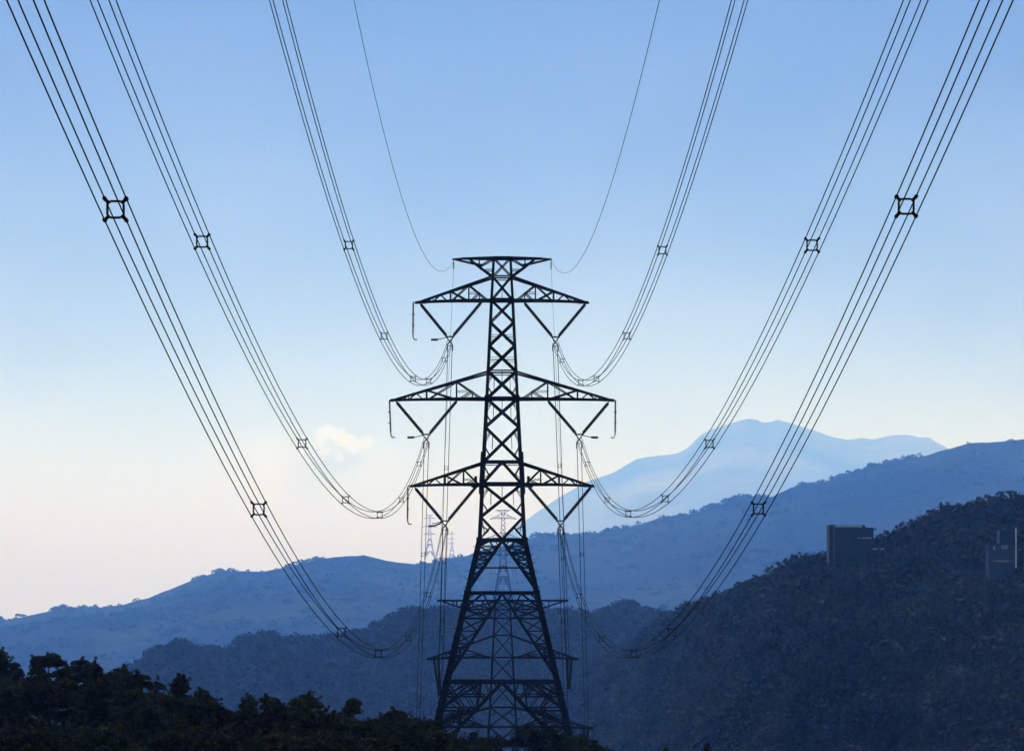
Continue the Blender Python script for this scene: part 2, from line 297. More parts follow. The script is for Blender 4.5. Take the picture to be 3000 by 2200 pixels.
SC = 32.0; PX0 = 1471.0
def zz(py): return (HZ-py)/SC
HWT = [(700, 22), (757, 24.5), (880, 31), (1172, 45), (1582, 66), (2248, 219)]
def hwp(py): return float(np.interp(py, [a for a, b in HWT], [b for a, b in HWT]))
def hw(py): return hwp(py)/SC
Z0 = zz(2248)
def build_main_pylon():
    root = empty('lattice_pylon', ((PX0-CX)/SC, 300, Z0), 'tallest black lattice pylon in the centre, with three pairs of arms', 'pylon')
    def P(face, u, py):
        h = hw(py); z = zz(py)-Z0
        return {'f': (u*h, -h, z), 'b': (u*h, h, z), 'l': (-h, u*h, z), 'r': (h, u*h, z)}[face]
    for sx in (-1, 1):
        for sy in (-1, 1):
            m = MB()
            for a, b, w in ((757, 880, 0.23), (880, 1172, 0.27), (1172, 1582, 0.33), (1582, 1736, 0.46), (1736, 1996, 0.48), (1996, 2248, 0.52)):
                m.bar((sx*hw(a), sy*hw(a), zz(a)-Z0+0.02), (sx*hw(b), sy*hw(b), zz(b)-Z0-0.02), w)
            m.bar((sx*(hw(1326)+0.2), sy*hw(1326), zz(1326)-Z0), (sx*(hw(1446)+0.2), sy*hw(1446), zz(1446)-Z0), 0.16)
            for py in (1582, 1736, 1996, 2076, 1418, 1353, 1168, 2388): m.box((sx*hw(py), sy*hw(py), zz(py)-Z0), (.42 if py < 1500 else .56, .42 if py < 1500 else .56, 0.42))
            for py in range(1600, 2240, 24):   # step bolts
                m.bar((sx*hw(py), sy*hw(py), zz(py)-Z0), (sx*(hw(py)+0.45), sy*hw(py), zz(py)-Z0), 0.035)
            m.box((sx*hw(2248), sy*hw(2248), 0), (1.0, 1.0, 0.5)); m.build('leg', STEEL, root)
    for face in 'fblr':
        m = MB(); B = lambda u1, p1, u2, p2, w: m.bar(P(face, u1, p1), P(face, u2, p2), w)
        main = face in 'fb'
        X = [(757, 811, .10), (811, 880, .12), (880, 945, .13), (945, 1013, .16), (1013, 1088, .17), (1088, 1168, .17), (1168, 1251, .17), (1251, 1353, .17), (1418, 1514, .18)]
        for a, b, w in X: B(-1, a, 1, b, w); B(1, a, -1, b, w)
        for a, b, w in X[5:]:
            c = (a+b)/2; q = (b-a)
            for s in (-1, 1):
                B(s*.98, a+q*.28, s*.62, a+q*.14, .06); B(s*.98, a+q*.55, s*.70, a+q*.80, .07)
                B(s*.55, a+q*.22, s*.55, a+q*.62, .05); B(s*.98, a+q*.46, s*.72, a+q*.18, .05)
        for a, b in ((1172, 1211), (1418, 1465), (1088, 1128), (850, 880)): B(0, a, 0, b, .05)
        B(0, 1353, -1, 1418, .17); B(0, 1353, 1, 1418, .17)
        for s in (-1, 1): B(s*.98, 1362, s*.68, 1392, .09); B(s*.98, 1405, s*.6, 1388, .06)
        B(-1, 1514, 0, 1580, .19); B(1, 1514, 0, 1580, .19)
        for s in (-1, 1):
            B(s*.98, 1578, s*.55, 1545, .09); B(s*.96, 1540, s*.62, 1553, .07); B(s*.9, 1530, s*.8, 1560, .06); B(s*.62, 1553, s*.95, 1575, .07)
        for p, w in ((757, .22), (811, .13), (818, .08), (880, .26), (1088, .13), (1096, .08), (1168, .24), (1353, .17), (1360, .08), (1418, .26), (1582, .27), (1736.5, .30), (1996, .27)):
            B(-1, p, 1, p, w)
        for p in (984, 991, 1050, 1058): B(-1, p, -.25, p, .04); B(1, p, .25, p, .04)
        # long inverted V braces of the legs, with ladders between V and leg
        for y0, y1, w, lev in ((1584, 1726, .24, (1600, 1620, 1640, 1663, 1690)), (1738, 1985, .22, (1760, 1784, 1811, 1848, 1885, 1920, 1950)), (1998, 2222, .22, (2036, 2076, 2120, 2165))):
            hv = hwp(y1)
            vx = lambda p: hv*(p-y0)/(y1-y0)/hwp(p)
            for s in (-1, 1):
                B(0, y0, s, y1, w); prev = y0
                for i, p in enumerate(lev):
                    B(s, p, s*vx(p), p, .16 if p in (1620, 1811, 2076) else .09)
                    if y0 > 1900 and p < 2080:
                        pass
                    else:
                        if i: B(s, prev, s*vx(p), p, .08); B(s*vx(prev), prev, s, p, .09)
                    prev = p
                B(s, prev, s*.995, y1, .05)
                # triangles hanging from the top beam
                span = y1-y0; xq = .55
                pa = y0+(hwp(y0)*xq)/(hv/(y1-y0))*0.55
                B(s*xq, y0, s*vx(pa), pa, .13); B(s*xq, y0, s, lev[0 if y0 < 1700 else 1], .13)
                B(s*.8, y0, s*.99, lev[0], .07); B(s*.3, y0, s*vx(lev[0]), lev[0], .07)
        for s in (-1, 1):
            x = 62/hwp(2000); x2 = 75/hwp(2076); B(s*x, 1999, s*x2, 2076, .16)
            B(s*1, 2000, s*.62, 2076, .14); B(s*.62, 2000, s*.98, 2038, .12); B(s*.62, 2000, s*x2, 2040, .12); B(s*x, 1999, s*.98, 2072, .12)
            B(s*.98, 2036, s*x2, 2036, .14); B(s*.8, 1998, s*.45, 2076, .09); B(s*.98, 2040, s*.66, 2076, .10)
            B(s*.66, 2076, s*.66, 2150, .14); B(s, 2118, s*.5, 2076, .12); B(s*.66, 2100, s*.99, 2150, .10); B(s*.4, 2120, s*.66, 2076, .08)
            B(s*.66, 2076, s*.98, 2110, .12)
        if main:
            B(-1, 1663, 1, 1663, .08); B(-1, 1811, 1, 1811, .10)
        B(-1, 2076, -.42, 2076, .15); B(1, 2076, .42, 2076, .15)
        m.build('face_bracing', STEEL, root)
    for s in (-1, 1):
        for zt_, zb_, tip, tz, v in ((813, 881, 249, 887, (66, 97.5, 151)), (1092, 1169, 323, 1173, (87, 133.5, 221)), (1357, 1419, 265, 1424, (77, 113, 167))):
            m = arm_mesh(s, hw((zt_+zb_)/2), zz(zt_)-Z0, zz(zb_)-Z0, tip/SC, zz(tz)-Z0, [q/SC for q in v], .155)
            if zt_ == 1357: m.bar((s*77/SC, -.9, zz(1396)-Z0), (s*77/SC, -.9, zz(1425)-Z0), .26); m.bar((s*90/SC, -.85, zz(1425)-Z0), (s*68/SC, -.85, zz(1425)-Z0), .24)
            m.build('crossarm', STEEL, root)
        m = MB(); h0 = hw(760)
        for k in (-1, 1):
            Q = lambda dx, py, f=1: (s*dx/SC, k*(h0*(1-(dx-24)/(142-24))+.06)*f, zz(py)-Z0)
            m.bar(Q(24, 758), Q(116, 758), .17); m.bar(Q(112, 758), Q(142, 760), .14); m.bar(Q(28, 811), Q(67, 783), .15); m.bar(Q(67, 783), Q(95, 760), .15)
            m.bar(Q(60, 778), Q(142, 760), .13); m.bar(Q(67, 759), Q(67, 783), .11); m.bar(Q(24, 758), Q(66, 782), .11); m.bar(Q(27, 792), Q(50, 792), .08)
        m.box((s*140/SC, 0, zz(760)-Z0), (.4, .2, .12)); m.bar((s*.5, -.72, zz(755)-Z0), (s*3.6, -.3, zz(757)-Z0), .10)
        m.build('earth_wire_arm', STEEL, root)
    return root
T1 = build_main_pylon()

# second pylon, lower down the slope
SC2 = F/420.
def build_second_pylon():
    zb = (HZ-3060)/SC2
    root = empty('lattice_pylon', ((1472.5-CX)/SC2, 420, zb), 'second dark lattice pylon lower down, seen through the legs of the tallest pylon', 'pylon')
    z = lambda py: (HZ-py)/SC2-zb
    T = [(1758, 21), (2128, 40), (2420, 55), (3060, 190)]
    h = lambda py: float(np.interp(py, [a for a, b in T], [b for a, b in T]))/SC2
    for sx in (-1, 1):
        for sy in (-1, 1):
            m = MB()
            for a, b, w in ((1758, 1925, .2), (1925, 2128, .26), (2128, 2420, .32), (2420, 3060, .4)): m.bar((sx*h(a), sy*h(a), z(a)+.02), (sx*h(b), sy*h(b), z(b)-.02), w)
            m.build('leg', STEEL, root)
    lv = [1758, 1785, 1811, 1860, 1925, 1992, 2071, 2128, 2200, 2270, 2350, 2420, 2560, 2760, 3060]
    for face in 'fblr':
        m = MB()
        def P(u, py):
            k = h(py); return {'f': (u*k, -k, z(py)), 'b': (u*k, k, z(py)), 'l': (-k, u*k, z(py)), 'r': (k, u*k, z(py))}[face]
        for a, b in zip(lv[:-1], lv[1:]):
            w = .12 if a < 2400 else .2
            m.bar(P(-1, a), P(1, b), w); m.bar(P(1, a), P(-1, b), w)
            if a in (1785, 1811, 1860, 1925, 2071, 2128, 1758, 1992, 2270, 2350): m.bar(P(-1, a), P(1, a), .16)
            c = (a+b)/2
            for s in (-1, 1): m.bar(P(s, c), P(s*.5, a+(b-a)*.25), .05)
        m.build('face_bracing', STEEL, root)
    for s in (-1, 1):
        for a, b, tip, ty, v in ((1862, 1925, 218, 1930, (60, 125, 165)), (2072, 2128, 262, 2132, (70, 130, 190)), (2276, 2331, 240, 2336, (60, 110, 150))):
            arm_mesh(s, h((a+b)/2), z(a), z(b), tip/SC2, z(ty), [q/SC2 for q in v], .22).build('crossarm', STEEL, root)
        m = MB(); h0 = h(1760)
        for k in (-1, 1):
            Q = lambda dx, py: (s*dx/SC2, k*(h0*(1-(dx-21)/(192-21))+.06), z(py))
            m.bar(Q(21, 1759), Q(192, 1759), .26); m.bar(Q(24, 1812), Q(175, 1762), .2)
            for dx in (60, 100, 135): m.bar(Q(dx, 1759), Q(dx, 1812-50*(dx-24)/151), .12)
            m.bar(Q(60, 1759), Q(30, 1808), .1); m.bar(Q(100, 1759), Q(60, 1799), .1)
            m.bar(Q(112, 1760), Q(128, 1780), .1)
        m.build('earth_wire_arm', STEEL, root)
    return root
T2 = build_second_pylon()

# small far pylons share the meshes of the tallest one
def far_pylon(px, ptop, d, s, sx, label):
    c = copy_tree(T1); c['label'] = label; q = F/d
    c.scale = (s*sx, s*sx, s); ht = (zz(757)-Z0)*s
    c.location = ((px-CX)/q, d, (HZ-ptop)/q-ht)
    for ch in bpy.data.objects:
        if ch.parent == c: pass
    c['group'] = 'small pylons far off on the ridges'
    return c
far_pylon(1474, 1494, 2390, 1.58, 0.78, 'small pylon on the middle hill, framed inside the body of the tallest pylon')
far_pylon(1259, 1508, 7980, 2.3, .8, 'taller of the two faint pylons on the far ridge left of the centre pylon')
far_pylon(1324, 1558, 7930, 1.38, 0.75, 'shorter of the two faint pylons on the far ridge left of the centre pylon')

# ------------------------------------------------------------------ insulators
def pt(px, py, d, dy=0): return Vector(((px-CX)/F*d, d+dy, (HZ-py)/F*d))
def string(m, a, b, r, n):
    a = Vector(a); b = Vector(b); L = (b-a).length; pts = [a]; rad = [r*.5]
    for i in range(n):
        t0 = .03+.94*i/n; st = .94/n
        for f, q in ((0, .6), (.15, 1.0), (.55, .9), (.75, .6)): pts.append(a.lerp(b, t0+st*f)); rad.append(r*q)
    pts.append(b); rad.append(r*.5); m.tube(pts, r, 8, rad)
VS = [  # outer top, inner top, apex (frame units), side word, level word, horn
    ((1232, 891), (1410, 886), (1318, 988), 'upper left', -1),
    ((1161.6, 1178), (1338, 1175), (1249, 1274), 'middle left', -1),
    ((1216.5, 1430), (1396, 1424), (1304, 1527), 'lower left', -2),
    ((1715, 891), (1536.6, 888), (1627, 989), 'upper right', 0),
    ((1782.5, 1180), (1606, 1175), (1697, 1274), 'middle right', 1),
    ((1731, 1427), (1548, 1425), (1642, 1527), 'lower right', 0)]
for a, b, c, wd, horn in VS:
    loc = pt(*c, 300); o = empty('v_string_insulator', loc, 'V-shaped insulator pair under the %s arm of the tallest pylon' % wd, 'insulator', 'V-shaped insulators on the tallest pylon')
    for q in (a, b):
        m = MB(); tp = pt(*q, 300)-loc; sgn = 1 if q[0] > c[0] else -1
        m.tube([tp+Vector((0, 0, .22)), tp], .05); string(m, tp, Vector((sgn*.3, 0, .12)), .18, 30); m.build('insulator_string', INSUL, o, True)
    m = MB(); m.bar((-.42, 0, .05), (.42, 0, .05), .12, .26); m.bar((-.3, 0, 0), (0, 0, -.42), .10); m.bar((.3, 0, 0), (0, 0, -.42), .10)
    m.bar((0, 0, -.4), (-.26, 0, -.72), .11); m.bar((0, 0, -.4), (.26, 0, -.72), .11); m.bar((-.26, 0, -.72), (-.26, 0, -1.25), .07); m.bar((.26, 0, -.72), (.26, 0, -1.25), .07)
    m.box((0, 0, -.78), (.56, .1, .06)); m.build('yoke_plate', STEEL, o)
    if horn:
        s = -1 if horn < 0 else 1; L = 1.7
        m = MB(); m.tube([(s*.25, 0, 0), (s*.8, -.1, -.16), (s*1.2, -.15, -.22)], .04)
        if horn == -2: m.tube([(s*.2, 0, -.02), (s*.5, 0, -.22), (s*1.0, 0, -.4), (s*1.55, 0, -.46)], .08)
        else: m.tube([(s*1.1, -.15, -.22), (s*1.3, -.15, -.24), (s*1.72, -.15, -.24)], .10, 8)
        m.build('arcing_horn', STEEL, o)
for x0, y0, x1, y1, wd, tipx in ((1210.6, 886, 1215, 995, 'upper left', 1222), (1141, 1172, 1150, 1281, 'middle left', 1150), (1195, 1424, 1199, 1535, 'lower left', 1206), (1803, 1172, 1797, 1282, 'middle right', 1794)):
    a = pt(x0, y0, 300); o = empty('hanging_insulator', a, 'thin rod hanging from the tip of the tallest pylon\'s %s arm' % wd, 'insulator', 'hanging rods at the arm tips')
    s = 1 if x0 < 1471 else -1
    m = MB(); b = pt(x1, y1, 300)-a; q = Vector((b.x-s*.16, 0, b.z+.3)); string(m, (0, 0, 0), q*.97+Vector((0, 0, 0)), .085, 22); m.build('insulator_string', INSUL, o, True)
    m = MB(); m.tube([q*.96, q, b+Vector((-s*.05, 0, 0)), b+Vector((s*.22, 0, 0))], .06); m.build('hook', STEEL, o)
    m = MB(); m.bar((0, 0, -.02), ((tipx-x0)/SC, 0, .03), .09); m.build('bracket', STEEL, o)
    for z_ in (-1.1, -2.1): m = MB(); m.box((0, 0, z_), (.24, .2, .09)); m.build('clamp_ring', STEEL, o)
for pts_, bx, by, lab in (((1271, 1284), 1289, 2034, 'left arm just below its top'), ((1662, 1675), 1666, 2014, 'right arm just below its top')):
    a = pt(bx, by, 420); o = empty('hanging_insulator', a, 'pair of thick hanging strings on the second pylon, %s' % lab, 'insulator', 'insulators on the second pylon')
    for x in pts_:
        m = MB(); string(m, pt(x, 1928, 420)-a, (.1 if x == pts_[1] else -.1, 0, 0), .20, 20); m.build('insulator_string', INSUL, o, True)
    m = MB(); m.box((0, 0, -.05), (.5, .12, .2)); m.build('yoke_plate', STEEL, o)
for bx, by, lab in ((1228, 2215, 'left'), (1716, 2215, 'right')):
    a = pt(bx, by, 420); o = empty('hanging_insulator', a, 'pair of hanging strings under the low %s arm of the second pylon' % lab, 'insulator', 'insulators on the second pylon')
    for k in (-1, 1):
        m = MB(); string(m, pt(bx+k*6, 2131, 420)-a, (k*.1, 0, 0), .18, 16); m.build('insulator_string', INSUL, o, True)
    m = MB(); m.box((0, 0, -.05), (.5, .12, .2)); m.build('yoke_plate', STEEL, o)

# ------------------------------------------------------------------ wires
def spacer_mesh(s=0.198):
    m = MB(); r = .150; c = .055
    ring = [(-r+c, r), (r-c, r), (r, r-c), (r, -r+c), (r-c, -r), (-r+c, -r), (-r, -r+c), (-r, r-c)]
    for i in range(8):
        p = ring[i]; q = ring[(i+1) % 8]; m.tube([(p[0], 0, p[1]), (q[0], 0, q[1])], .024, 6)
    for sx in (-1, 1):
        for sz in (-1, 1):
            m.tube([(sx*(r-.02), 0, sz*(r-.02)), (sx*(r+.03), 0, sz*(r+.025)), (sx*(s-.02), 0, sz*(s-.025)), (sx*s, 0, sz*s)], .03, 6, [.04, .034, .046, .04])
            m.tube([(sx*s, -.07, sz*s), (sx*s, .07, sz*s)], .042, 6)
    return m
sp_mb = spacer_mesh(); SP_ME = bpy.data.meshes.new('spacer'); SP_ME.from_pydata([tuple(v) for v in sp_mb.v], [], sp_mb.f); SP_ME.materials.append(STEEL)
def bundle(fn, y0, y1, n, spacers, label, name='conductor_bundle', group=None, r=.0138, h=.198, rel=0):
    loc = fn(y1); o = empty(name, loc, label, 'power line', group); ysz = np.linspace(y0, y1, n)
    for sx in (-1, 1):
        for sz in (-1, 1):
            ph = rel*(sx*.5+sz*.7)
            pts = [fn(y)-loc+Vector((sx*h*1.0, 0, sz*h)) + Vector((0, 0, ph*math.sin(math.pi*min(1, max(0, (y-120)/180)))*(1 if y > 120 else 0))) for y in ysz]
            m = MB(); m.tube(pts, r, 5, [r*(1+.75*min(1, max(0, (y-60)/200))) for y in ysz]); m.build('conductor', WIRE, o, True)
    for y in spacers:
        p = fn(y)-loc; s = link('spacer', SP_ME, o); s.location = p
    return o
def near_fn(Xt, X0, c0, c1, c2):
    return lambda y: Vector((X0+(Xt-X0)*y/300., y, c0+(c1+(HZ-1700)/F)*y+c2*y*y))
NEAR = {
 'LL': ((-6.14, -7.54, 19.5577228, -.253979796, 6.85683830e-4), (60, 92, 133, 166, 207, 250), 'four-wire line bundle sweeping from the lower left arm up to the far left corner'),
 'LM': ((-7.84, -8.94, 25.9844995, -.242583462, 6.63016694e-4), (91, 132, 164, 203, 239, 279), 'four-wire line bundle sweeping from the middle left arm up to the top left'),
 'LU': ((-5.68, -7.78, 36.3156784, -.259033929, 7.02185673e-4), (137, 169, 209, 240, 280), 'four-wire line bundle sweeping up from the upper left arm, innermost on the left'),
 'RL': ((4.43, 8.93, 23.2056832, -.287518613, 7.57000561e-4), (66, 99, 140, 171, 211, 252), 'four-wire line bundle sweeping from the lower right arm up to the far right corner'),
 'RM': ((6.14, 10.04, 28.7427718, -.265256563, 7.08910227e-4), (96, 137, 168, 207, 239, 279), 'four-wire line bundle sweeping from the middle right arm up to the top right'),
 'RU': ((3.93, 8.73, 39.0653866, -.282111705, 7.49693786e-4), (141, 171, 209, 236, 279), 'four-wire line bundle sweeping up from the upper right arm, innermost on the right')}
for k, (p, spc, lab) in NEAR.items(): bundle(near_fn(*p), -70, 300, 90, spc, lab, group='line bundles sweeping overhead from the tallest pylon')
for p, lab, wx in (((-5.35, -8.85, 61.1064810, -.363393111, 8.56748437e-4), 'single thin earth wire curving up from the top left tip of the tallest pylon', 1329), ((3.64, 7.14, 40.1681712, -.218121468, 6.05303194e-4), 'single thin earth wire curving up from the top right tip of the tallest pylon', 1614.5)):
    f = near_fn(*p); m = MB(); loc = f(300); m.tube([f(y)-loc for y in np.linspace(-70, 300, 90)], .015, 5); o = m.build('earth_wire', WIRE, None, True); o.location = loc
    tag(o, lab, 'wire', 'earth wires')
    m = MB(); a = pt(wx, 760, 300); m.tube([(0, 0, 0), (0, 0, (757-HZ-30+HZ-757)/SC+.35)], .03); m.tube([(0, 0, -.25), (0, 0, -.9)], .055)
    o = m.build('earth_wire_clamp', STEEL); o.location = a; tag(o, 'short thick clamp hanging from the top %s tip of the tallest pylon' % ('left' if wx < 1471 else 'right'), 'clamp', 'earth wire clamps')
def far_fn(a, b, sag):
    return lambda y: (lambda t: a.lerp(b, t)-Vector((0, 0, 4*sag*t*(1-t))))((y-a.y)/(b.y-a.y))
for a, b, lab in (((1318, 1020), (1286, 2040), 'upper left'), ((1249, 1306), (1221, 2222), 'middle left'), ((1304, 1558), (1277, 2440), 'lower left'),
                  ((1627, 1020), (1667, 2020), 'upper right'), ((1697, 1306), (1722, 2222), 'middle right'), ((1642, 1558), (1672, 2440), 'lower right')):
    A = pt(*a, 300); B_ = pt(*b, 420)
    bundle(far_fn(A, B_, 1.2), 300, 420, 30, (330, 360, 390) if 'lower' not in lab else (325, 350, 380), 'four-wire bundle dropping straight down from the %s insulator of the tallest pylon' % lab, group='line bundles running down to the second pylon', r=.0155, h=.198)
for a, b, lab in (((1329, 784), (1281, 1760), 'left'), ((1614.5, 784), (1664, 1760), 'right')):
    f = far_fn(pt(*a, 300), pt(*b, 420), 1.0); loc = f(420); m = MB(); m.tube([f(y)-loc for y in np.linspace(300, 420, 30)], .014, 5)
    o = m.build('earth_wire', WIRE, None, True); o.location = loc; tag(o, 'hair-thin earth wire dropping straight down from the top %s tip of the tallest pylon' % lab, 'wire', 'earth wires')
for i, (a, b, lab) in enumerate((((1289, 2034), (1447, 1545), 'upper left'), ((1228, 2215), (1440, 1585), 'middle left'), ((1277, 2440), (1450, 1620), 'lower left'),
                  ((1666, 2014), (1501, 1545), 'upper right'), ((1716, 2215), (1508, 1585), 'middle right'), ((1672, 2440), (1498, 1620), 'lower right'))):
    f = far_fn(pt(*a, 420), pt(*b, 2388), 30); loc = f(2388); m = MB(); m.tube([f(y)-loc for y in np.linspace(420, 2388, 60)], .05, 5)
    o = m.build('power_line', WIRE, None, True); o.location = loc; tag(o, 'faint distant line from the %s arm of the second pylon' % lab, 'power line', 'faint lines beyond the second pylon')

# ------------------------------------------------------------------ foreground trees
def make_crown(seed, shape, nblob, nleaf, R=1.7, Hc=3.4):
    r = np.random.RandomState(seed); pts = []; rad = []
    for i in range(nblob):
        t = r.rand()**0.8; a = r.rand()*2*math.pi
        if shape == 'round': w = R*math.sqrt(max(0.05, 1-(2*t-1.0)**2))*(.85)
        elif shape == 'cone': w = R*(1-t)*.9+.08
        else: w = R*(.12+.75*(1-t))*.8
        q = w*(0.35+.65*r.rand()); pts.append((q*math.cos(a), q*math.sin(a), -Hc+Hc*t)); rad.append((.26+.34*r.rand())*(1 if shape == 'round' else .75))
    pts.append((0, 0, -.45)); rad.append(.45)
    V, Fq = blob_clumps(np.array(pts), np.array(rad), nleaf, 0.13, seed+9, 0.85)
    # twigs: a few leaves that stick out of the outline
    p2 = []; r2 = []
    for k in range(30):      # leafy shoots that grow out of the crown
        i = r.randint(0, len(pts)); dd = r.normal(size=3); dd[2] = abs(dd[2])+.5; dd /= np.linalg.norm(dd); L = rad[i]*.75+.12+.28*r.rand()
        for q in range(5): p2.append(np.array(pts[i])+dd*(rad[i]*.5+(L-rad[i]*.3)*q/4)); r2.append(.17-.022*q)
    V2, F2 = blob_clumps(np.array(p2), np.array(r2), 12, .11, seed+10)
    V = np.concatenate([V, V2]); Fq = np.concatenate([Fq, F2+len(Fq)*4])
    return V, Fq
PROTO = {}
def proto(kind, seed):
    key = (kind, seed)
    if key in PROTO: return PROTO[key]
    if kind == 'round': V, Fq = make_crown(seed, 'round', 36, 330)
    elif kind == 'wide': V, Fq = make_crown(seed, 'round', 50, 330, 2.6, 3.0)
    elif kind == 'cone': V, Fq = make_crown(seed, 'cone', 36, 230, 1.5, 3.8)
    else: V, Fq = make_crown(seed, 'slim', 26, 220, 1.3, 3.6)
    me = bpy.data.meshes.new('crown'); o = np_mesh('crown', V, Fq, LEAF); cm = o.data; bpy.data.objects.remove(o)
    m = MB(); m.tube([(0, 0, -9), (.05, 0, -5), (0, .05, -2.5), (.02, 0, -.5)], .2, 8, [.28, .2, .12, .03]); r = random.Random(seed)
    for i in range(8):
        z = -4.2+r.random()*3; a = r.random()*6.28; L = .7+r.random()*.7; m.tube([(0, 0, z), (L*.5*math.cos(a), L*.5*math.sin(a), z+.35), (L*math.cos(a), L*math.sin(a), z+.9)], .05, 5, [.08, .05, .02])
    t = m.build('trunk', BARK); tm = t.data; bpy.data.objects.remove(t)
    PROTO[key] = (cm, tm); return PROTO[key]
TREES = [  # px, py of the top, distance, kind, size, label
 (6, 1922, 205, 'slim', 1.0, 'slim dark tree cut off by the left edge of the picture'),
 (47, 1946, 210, 'slim', .9, 'thin spiky tree just right of the left edge, in front of the blue hill'),
 (143, 1925, 205, 'round', 1.0, 'tallest dense round tree near the left edge, standing proud of the rest'),
 (88, 1995, 200, 'round', .9, 'low tree filling the gap between the thin spiky tree and the tallest round tree'),
 (228, 1940, 210, 'round', .85, 'round dark tree immediately right of the tallest tree at the left'),
 (283, 1956, 215, 'slim', 1.1, 'narrow tree with a small pointed top, third peak from the tallest left tree'),
 (345, 1972, 210, 'round', 1.05, 'bushy tree below the left end of the dark middle hill'),
 (415, 1984, 208, 'round', 1.0, 'broad round tree between the bushy tree and the fir-shaped one'),
 (470, 2040, 200, 'round', .8, 'small low tree left of the fir-shaped tree'),
 (526, 1992, 206, 'cone', 1.0, 'fir-shaped tree with a pointed tip on the left slope'),
 (603, 2028, 204, 'round', .8, 'small round tree right of the fir-shaped tree'),
 (655, 2090, 200, 'round', .9, 'low tree in the dip of the tree line left of centre'),
 (728, 2058, 210, 'slim', 1.1, 'narrow twiggy tree left of the two brownish round trees'),
 (786, 2050, 206, 'round', .95, 'round brownish tree, first of the three even-topped trees'),
 (838, 2078, 214, 'round', .8, 'lower tree squeezed between two taller round trees'),
 (889, 2049, 204, 'round', 1.0, 'very dark round tree in the middle of the three even-topped trees'),
 (960, 2098, 200, 'round', .9, 'low tree in the dip left of the domed tree'),
 (1033, 2054, 206, 'cone', 1.15, 'domed tree with pale leaf edges, left of the last dip before the pylon'),
 (1095, 2118, 200, 'round', .8, 'low green tree in the last dip before the pylon'),
 (1171, 2090, 212, 'round', 1.05, 'yellowish round tree left of the pylon feet'),
 (1232, 2112, 216, 'round', .9, 'round tree touching the hanging lines left of the pylon leg'),
 (1292, 2150, 225, 'wide', .7, 'low bush in front of the left leg of the tallest pylon'),
 (1385, 2148, 240, 'slim', .8, 'small upright tree between the legs of the tallest pylon'),
 (1430, 2166, 240, 'wide', .6, 'low leafy bush between the pylon legs'),
 (1540, 2138, 262, 'wide', .95, 'broad black bush mound between the pylon legs, left part'),
 (1612, 2138, 266, 'wide', .95, 'broad black bush mound beside the right pylon leg'),
 (1695, 2160, 262, 'wide', .8, 'sloping black bush just right of the right pylon leg'),
 (1745, 2186, 262, 'wide', .6, 'lowest black bush at the right end of the mound by the pylon'),
 (2072, 2180, 180, 'slim', .35, 'tiny orange-tipped shrub top at the bottom edge right of centre'),
 (1950, 2192, 180, 'slim', .35, 'tiny dark shrub top at the bottom edge below the hanging line'),
]
rt = random.Random(4)
front = [(-30, 1985), (30, 2015), (115, 2020), (195, 2005), (290, 2010), (380, 2035), (455, 2055), (540, 2050), (630, 2090), (710, 2098), (810, 2100), (895, 2098), (985, 2110), (1075, 2128), (1150, 2125), (1240, 2145), (1330, 2170)]
fl = ['at the left edge', 'under the thin spiky tree', 'under the tallest left tree', 'below the round dark tree', 'below the narrow pointed tree', 'below the bushy tree', 'below the broad round tree', 'below the fir-shaped tree', 'below the small round tree', 'below the narrow twiggy tree', 'below the brownish tree', 'below the very dark round tree', 'in the dip left of the domed tree', 'below the domed tree', 'below the yellowish tree', 'by the foot of the hanging lines', 'at the foot of the left pylon leg']
for (x, y), l in zip(front, fl): TREES.append((x, y, 178+rt.random()*8, 'wide', .85+rt.random()*.2, 'low front-row black leafy bush %s' % l))
for k, (x, y, l) in enumerate(((10, 2140, 'left corner'), (95, 2150, 'left corner, second from the edge'), (185, 2140, 'bottom edge under the tallest left tree'), (275, 2145, 'bottom edge under the narrow pointed tree'), (365, 2150, 'bottom edge under the bushy tree'), (455, 2150, 'bottom edge under the broad round tree'), (545, 2155, 'bottom edge under the fir-shaped tree'), (635, 2165, 'bottom edge under the small round tree'), (730, 2165, 'bottom edge under the narrow twiggy tree'), (820, 2165, 'bottom edge under the even-topped trees'), (910, 2165, 'bottom edge under the very dark round tree'), (1010, 2170, 'bottom edge under the domed tree'), (1100, 2178, 'bottom edge under the yellowish tree'))):
    TREES.append((x, y, 158+rt.random()*8, 'wide', 1.0, 'nearest black bush at the %s' % l))
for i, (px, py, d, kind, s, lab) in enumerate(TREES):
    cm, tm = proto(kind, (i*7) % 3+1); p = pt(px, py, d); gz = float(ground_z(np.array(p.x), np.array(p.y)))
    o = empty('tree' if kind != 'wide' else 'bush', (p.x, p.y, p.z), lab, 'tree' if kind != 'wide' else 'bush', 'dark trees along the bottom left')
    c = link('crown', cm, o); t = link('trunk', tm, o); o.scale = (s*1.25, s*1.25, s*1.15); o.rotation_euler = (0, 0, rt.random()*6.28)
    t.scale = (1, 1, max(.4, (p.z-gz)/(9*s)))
    o.location.z = p.z

